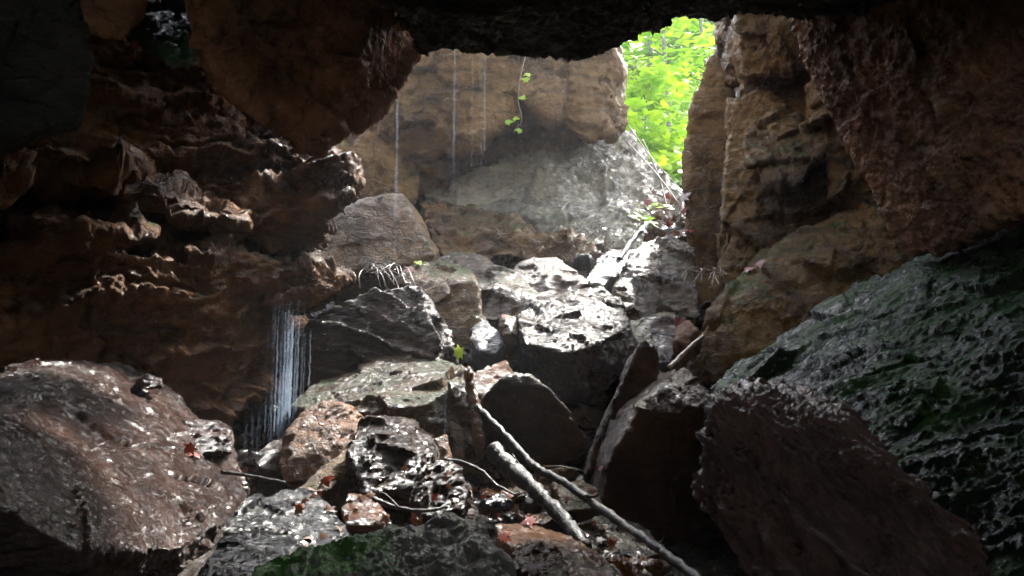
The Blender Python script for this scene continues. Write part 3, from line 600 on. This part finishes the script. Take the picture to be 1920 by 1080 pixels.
tangle('root_tangle', 'tangle of thin roots at the foot of the tall dark cleft', 1335, 512, 30, 26, 6.8, 9, .008, 'root', 9)
# --- vine
vt = empty('climbing_vine', Vector(P(975, 270, 9.0)), 'little vine of bright lobed leaves hanging down the tan rock face', 'vine')
vb = MB(); q = curve([P(985, 105, 9.75), P(975, 150, 9.7), P(972, 190, 9.7), P(978, 225, 9.7), P(962, 250, 9.75)], 8); vb.tube(q, [.007] * len(q), 5); vb.build('stem', 'twig', vt)
vl = MB()
for x, y, s_ in ((985, 148, .12), (980, 182, .11), (955, 228, .12), (972, 244, .11), (968, 222, .1), (990, 140, .1)): vl.leaf(P(x, y, 9.55), s_, (random.uniform(-.2, .2), -1, .7), MAPLE, spin=random.uniform(0, 6))
vl.build('leaves', 'leaf', vt)
for px_, py_, d_, lb in ((1226, 398, 9.6, 'small bright seedling on the bank at the right corner of the pale slab'), (1208, 418, 9.3, 'smaller seedling beside the mossy stick on the bank'), (1186, 122, 11.5, 'leafy sprig leaning in at the top left edge of the green opening')):
    t_ = empty('seedling', Vector(P(px_, py_ + 12, d_)), lb, 'plant'); a_ = MB(); b_ = MB(); o_ = P(px_, py_ + 12, d_)
    for k in range(5):
        e_ = o_ + np.array([random.uniform(-.16, .16), random.uniform(-.1, .1), random.uniform(.08, .22)]); a_.tube([o_, (o_ + e_) / 2 + np.array([0, 0, .02]), e_], [.005, .004, .003], 5); b_.leaf(e_, .13, (random.gauss(0, .3), -.6, 1), MAPLE); b_.leaf(e_ + np.array([.05, 0, -.04]), .1, (random.gauss(0, .3), -.6, 1), OVAL)
    a_.build('stem', 'twig', t_); b_.build('leaves', 'leaf', t_)
# --- things lying on what is there: found by a ray down the line of sight, then put on the surface
bpy.context.view_layer.update(); DG = bpy.context.evaluated_depsgraph_get()
def hit(x, y):
    d = Vector(P(x, y, 1)).normalized(); ok, loc, nor, idx, ob, _ = scene.ray_cast(DG, (0, 0, 0), d)
    return (loc, nor, ob) if ok else (None, None, None)
def leaf_at(x, y, size, mat, label, group=None, shape=MAPLE, name='fallen_leaf', on=None):
    loc, nor, ob = hit(x, y)
    if on and ob is not None and ob.name.split('.')[0] not in on: return
    if loc is None or loc.length > 14: return
    mb = MB(); n = (nor + Vector((0, -.3, .6))).normalized(); mb.leaf(loc + n * size * .25, size, n + Vector((random.gauss(0, .3),) * 3), shape, curl=random.uniform(.1, .35))
    me = mb.build(name, mat, label=label, cat='leaf', group=group)
for x, y, s_, mt, lb in [(350, 848, .075, 'red_leaf', 'bright red leaf lying on the huge left boulder'), (366, 858, .07, 'red_leaf', 'smaller darker red leaf touching the bright red leaf on the left boulder'),
        (855, 663, .13, 'yellow_leaf', 'lime green leaf on top of the large mossy boulder'), (1405, 508, .13, 'red_leaf', 'red leaf in the hollow of the lumpy ochre face'),
        (1428, 498, .10, 'red_leaf', 'dark red leaf curled beside the red leaf in the hollow'), (1448, 455, .10, 'brown_leaf', 'brown leaf stuck high on the lumpy ochre face'),
        (765, 512, .14, 'red_leaf', 'red leaf caught by the root tangle'), (755, 500, .12, 'brown_leaf', 'brown leaf above the red leaf by the root tangle'), (785, 496, .10, 'yellow_leaf', 'tiny yellow leaf on the rounded tan boulder'),
        (841, 625, .09, 'red_leaf', 'small red leaf in the crack beside the tan boulder'), (1272, 607, .11, 'red_leaf', 'red leaf on the wet brown stone at right'), (1298, 602, .09, 'yellow_leaf', 'yellow leaf on the pointed brown stone'),
        (1298, 668, .08, 'brown_leaf', 'orange brown leaf under the stick at right'), (990, 985, .08, 'red_leaf', 'dark red leaf standing on the orange slab'), (948, 1012, .07, 'red_leaf', 'glowing orange leaf at the foot of the orange slab'),
        (785, 975, .09, 'red_leaf', 'red brown leaf in rubble right of the rusty block'), (612, 908, .08, 'red_leaf', 'red leaf under the white topped boulder'), (945, 596, .07, 'red_leaf', 'tiny red leaf beside the round tan stone'), (1000, 1068, .07, 'brown_leaf', 'orange leaf stem on the pitted reddish stone')]:
    leaf_at(x, y, s_, M and mt, lb)
def inpoly(x, y, poly):
    c = False
    for i in range(len(poly)):
        (x1, y1), (x2, y2) = poly[i - 1], poly[i]
        if (y1 > y) != (y2 > y) and x < (x2 - x1) * (y - y1) / (y2 - y1) + x1: c = not c
    return c
# a few stone shapes, copied and turned
protos = []
for k in range(7):
    bm = bmesh.new(); rr = random.Random(40 + k); hull_bm(bm, [Vector((rr.gauss(0, 1), rr.gauss(0, .8), rr.gauss(0, .5))).normalized() * rr.uniform(.75, 1) * Vector((1, 1, 1)).length / 1.73 for _ in range(16)])
    bmesh.ops.recalc_face_normals(bm, faces=bm.faces); me = bpy.data.meshes.new('st'); bm.to_mesh(me); bm.free()
    p = getco(me); me.vertices.foreach_set('co', (p * np.array([1, .8, .55])).ravel()); me = voxelize(me, .07)
    p = getco(me); n = getno(me); d_ = .06 * facet(p * 2.2 + k * 7) + .03 * facet(p * 6 + k) + .02 * fbm(p * 6, 3)
    me.vertices.foreach_set('co', (p + n * d_[:, None]).ravel()); me.polygons.foreach_set('use_smooth', np.ones(len(me.polygons), bool)); me.update()
    me.materials.append(M[['brown_wet', 'brown_wet', 'silver', 'orange', 'tan', 'grey', 'brown_wet'][k]]); protos.append(me)
def stones(poly, n, s0, s1, label, group, seed, tone=None):
    rs = random.Random(seed); x0, x1 = min(q[0] for q in poly), max(q[0] for q in poly); y0, y1 = min(q[1] for q in poly), max(q[1] for q in poly); c = 0; tries = 0; hits = []
    while c < n and tries < n * 12:
        tries += 1; x, y = rs.uniform(x0, x1), rs.uniform(y0, y1)
        if not inpoly(x, y, poly): continue
        loc, nor, ob = hit(x, y)
        if loc is None or ob.name.split('.')[0] != 'ground': continue
        sz = rs.uniform(s0, s1) * (1 if rs.random() < .75 else 1.6); hits.append((loc, sz)); c += 1
    for loc, sz in hits:
        o = bpy.data.objects.new('stone', protos[rs.randrange(7)]); col.objects.link(o)
        o.location = loc + Vector((0, 0, sz * .15)); o.scale = (sz, sz * rs.uniform(.7, 1.1), sz * rs.uniform(.7, 1.3)); o.rotation_euler = (rs.uniform(-.5, .3), rs.uniform(-.4, .4), rs.uniform(0, 6.28))
        tag(o, label, 'stone', group)
stones([(430, 850), (560, 830), (700, 900), (900, 860), (1000, 880), (1180, 960), (1250, 1080), (600, 1080), (430, 1000)], 110, .05, .15, 'small wet stone in the rubble between the bottom boulders', 'stones in the wet rubble at the bottom', 5)
stones([(860, 560), (980, 560), (980, 720), (860, 720)], 12, .08, .18, 'small stone in the dark gap left of the dazzling silver boulder', 'stones beside the silver boulder', 6)
stones([(1140, 380), (1300, 360), (1320, 470), (1180, 480)], 30, .08, .22, 'small stone in the earth bank under the green opening', 'stones in the bank under the opening', 7)
stones([(1180, 560), (1330, 560), (1330, 720), (1200, 720)], 14, .08, .18, 'small stone in the gap left of the right wedge', 'stones beside the right wedge', 8)
stones([(440, 780), (560, 780), (560, 880), (440, 880)], 10, .08, .16, 'small stone at the foot of the waterfall', 'stones under the waterfall', 9)
stones([(560, 560), (900, 480), (1130, 480), (1330, 600), (1330, 760), (1100, 900), (900, 900), (560, 880)], 80, .07, .2, 'small wet stone wedged in a gap between the large middle boulders', 'stones packed between the middle boulders', 10)
stones([(470, 900), (700, 900), (1200, 950), (1250, 1080), (640, 1080)], 90, .02, .06, 'pebble among the wet leaves at the bottom', 'pebbles in the wet rubble', 11)
bpy.context.view_layer.update(); DG = bpy.context.evaluated_depsgraph_get()
rs = random.Random(21)
for k in range(70):
    x, y = (rs.uniform(440, 1180), rs.uniform(850, 1075)) if k < 48 else (rs.uniform(1150, 1330), rs.uniform(370, 700))
    loc, nor, ob = hit(x, y)
    if loc is None or ob.name.split('.')[0] not in ('ground', 'stone'): continue
    ln = rs.uniform(.08, .3) * (1 if k < 48 else 1.6); a = rs.uniform(0, 6.28); dv = Vector((math.cos(a), math.sin(a), rs.uniform(-.1, .5))) * ln
    mb = MB(); c = [loc - dv * .5 + Vector((0, 0, .02)), loc + Vector((rs.uniform(-.02, .02), 0, .035)), loc + dv * .5 + Vector((0, 0, .02))]; mb.tube(c, [.006, .005, .003], 6, .1)
    if k < 48: mb.build('twig', rs.choice(['wet_wood', 'wet_wood', 'twig']), label='short dead twig lying in the wet rubble at the bottom', cat='twig', group='twigs in the rubble')
    else: mb.build('twig', 'twig', label='short dead twig caught on the slope under the green opening', cat='twig', group='twigs on the slope')
rs = random.Random(3)
for k in range(200):
    x, y = rs.uniform(440, 1180), rs.uniform(860, 1075); leaf_at(x, y, rs.uniform(.03, .06), rs.choice(['brown_leaf', 'brown_leaf', 'red_leaf']), 'small dead brown leaf scattered in the wet rubble at the bottom', 'dead leaves in the rubble', on=('stone', 'ground'))
for k in range(110):
    x, y = rs.uniform(540, 1160), rs.uniform(880, 1030); leaf_at(x, y, rs.uniform(.025, .055), rs.choice(['brown_leaf'] * 6 + ['red_leaf']), 'small dead brown leaf scattered in the wet rubble at the bottom', 'dead leaves in the rubble', on=('stone', 'ground', 'boulder'))
for k in range(34):
    x, y = rs.uniform(1185, 1295), rs.uniform(360, 450); leaf_at(x, y, rs.uniform(.08, .16), rs.choice(['brown_leaf', 'brown_leaf', 'red_leaf', 'twig']), 'dead brown leaf on the earth bank under the green opening', 'dead leaves on the bank')
# --- water
def water(label, pxs, name='falling_water', group=None):
    mb = MB()
    for x, y0, y1, d, r in pxs:
        a, b = P(x, y0, d), P(x, y1, d); b = np.array([a[0], a[1], b[2]]); n = 26
        pts = [a + (b - a) * k / n + np.array([random.gauss(0, .002), random.gauss(0, .002), 0]) for k in range(n + 1)]
        mb.tube(pts, [.6 * r * (.4 + .8 * k / n) * random.uniform(.45, 1.3) for k in range(n + 1)], 8)
    mb.build(name, 'water' if name == 'falling_water' else 'thread', label=label, cat='falling water', group=group)
rs = random.Random(12)
water('blue white waterfall of fine strands below the left rock wall', [(rs.gauss(543, 15), rs.uniform(560, 650), 812 + rs.uniform(-12, 20), 5.35 + rs.uniform(-.15, .15), rs.choice([.002, .003, .004, .008, .014])) for _ in range(70)] + [(rs.uniform(455, 515), rs.uniform(690, 730), rs.uniform(820, 850), 5.3, .002) for _ in range(7)], 'waterfall')
for lb, x, y0, y1, d, r in [('longest bright water thread left of centre crossing the pale boulder', 752, -120, 492, 8.0, .019), ('water thread in front of the tan rock face right of the longest thread', 855, -100, 380, 8.6, .012),
        ('faint water thread near the hanging vine', 910, -100, 300, 8.6, .010), ('faint water thread left of the longest bright one', 718, -100, 300, 8.6, .006), ('hair thin water thread just left of the vine thread', 888, -100, 330, 8.6, .005), ('hair thin water thread crossing the layered ledges', 905, -100, 420, 8.5, .004),
        ('long thin water thread in front of the tall narrow rock pillar', 1337, -60, 640, 6.4, .004), ('short water thread at the lower corner of the left rock wall', 438, 725, 855, 5.1, .014), ('hair thin water thread right of the short one', 464, 720, 850, 5.1, .004), ('thin water thread midway between the short one and the waterfall', 488, 700, 850, 5.15, .005), ('thin water thread dripping before the upright brown stone', 836, 680, 830, 4.7, .004)]:
    water(lb, [(x, y0, y1, d, r)], 'water_thread', 'thin threads of falling water')

# ---------------------------------------------------------------- misty air
def haze(dens):
    m, nt, out = nodes('misty_air'); v = N(nt, 'ShaderNodeVolumePrincipled'); v.inputs['Density'].default_value = dens; v.inputs['Color'].default_value = (.93, .96, 1, 1); v.inputs['Anisotropy'].default_value = .3
    nt.links.new(v.outputs[0], out.inputs['Volume']); M['haze'] = m
    c = blk(-32, 32, -22, 42, -3, 24); me = bpy.data.meshes.new('haze'); bm = bmesh.new(); hull_bm(bm, [Vector(p) for p in c]); bmesh.ops.recalc_face_normals(bm, faces=bm.faces); bm.to_mesh(me); bm.free(); me.materials.append(m)
    o = bpy.data.objects.new('haze', me); col.objects.link(o); o['kind'] = 'stuff'
HAZE = 0.0026
if HAZE: haze(HAZE)

# ---------------------------------------------------------------- light
SUN_EL, SUN_AZ = R(50), R(32)      # azimuth from +Y towards +X
w = bpy.data.worlds.new('World'); scene.world = w; w.use_nodes = True
nt = w.node_tree; sky = nt.nodes.new('ShaderNodeTexSky'); sky.sky_type = 'NISHITA'; sky.sun_disc = False; sky.dust_density = 2.0; sky.air_density = .9
sky.sun_elevation = SUN_EL; sky.sun_rotation = SUN_AZ
bg = nt.nodes['Background']; bg.inputs[1].default_value = .15; hs = nt.nodes.new('ShaderNodeHueSaturation'); hs.inputs['Saturation'].default_value = .45; nt.links.new(sky.outputs[0], hs.inputs['Color']); nt.links.new(hs.outputs[0], bg.inputs[0])
sl = bpy.data.lights.new('sun', 'SUN'); sl.energy = 1.8; sl.angle = R(4); sl.color = (1, .96, .88)
so = bpy.data.objects.new('sun', sl); col.objects.link(so)
sd = Vector((math.sin(SUN_AZ) * math.cos(SUN_EL), math.cos(SUN_AZ) * math.cos(SUN_EL), math.sin(SUN_EL)))
so.rotation_euler = sd.to_track_quat('Z', 'Y').to_euler(); so.location = (0, 10, 20)
scene.view_settings.view_transform = 'Standard'; scene.view_settings.look = 'None'; scene.view_settings.gamma = 1
scene.view_settings.exposure = 3.35
scene.cycles.use_denoising = True
scene.cycles.max_bounces = 8; scene.cycles.diffuse_bounces = 5; scene.cycles.glossy_bounces = 4; scene.cycles.transmission_bounces = 4
scene.cycles.sample_clamp_indirect = 6
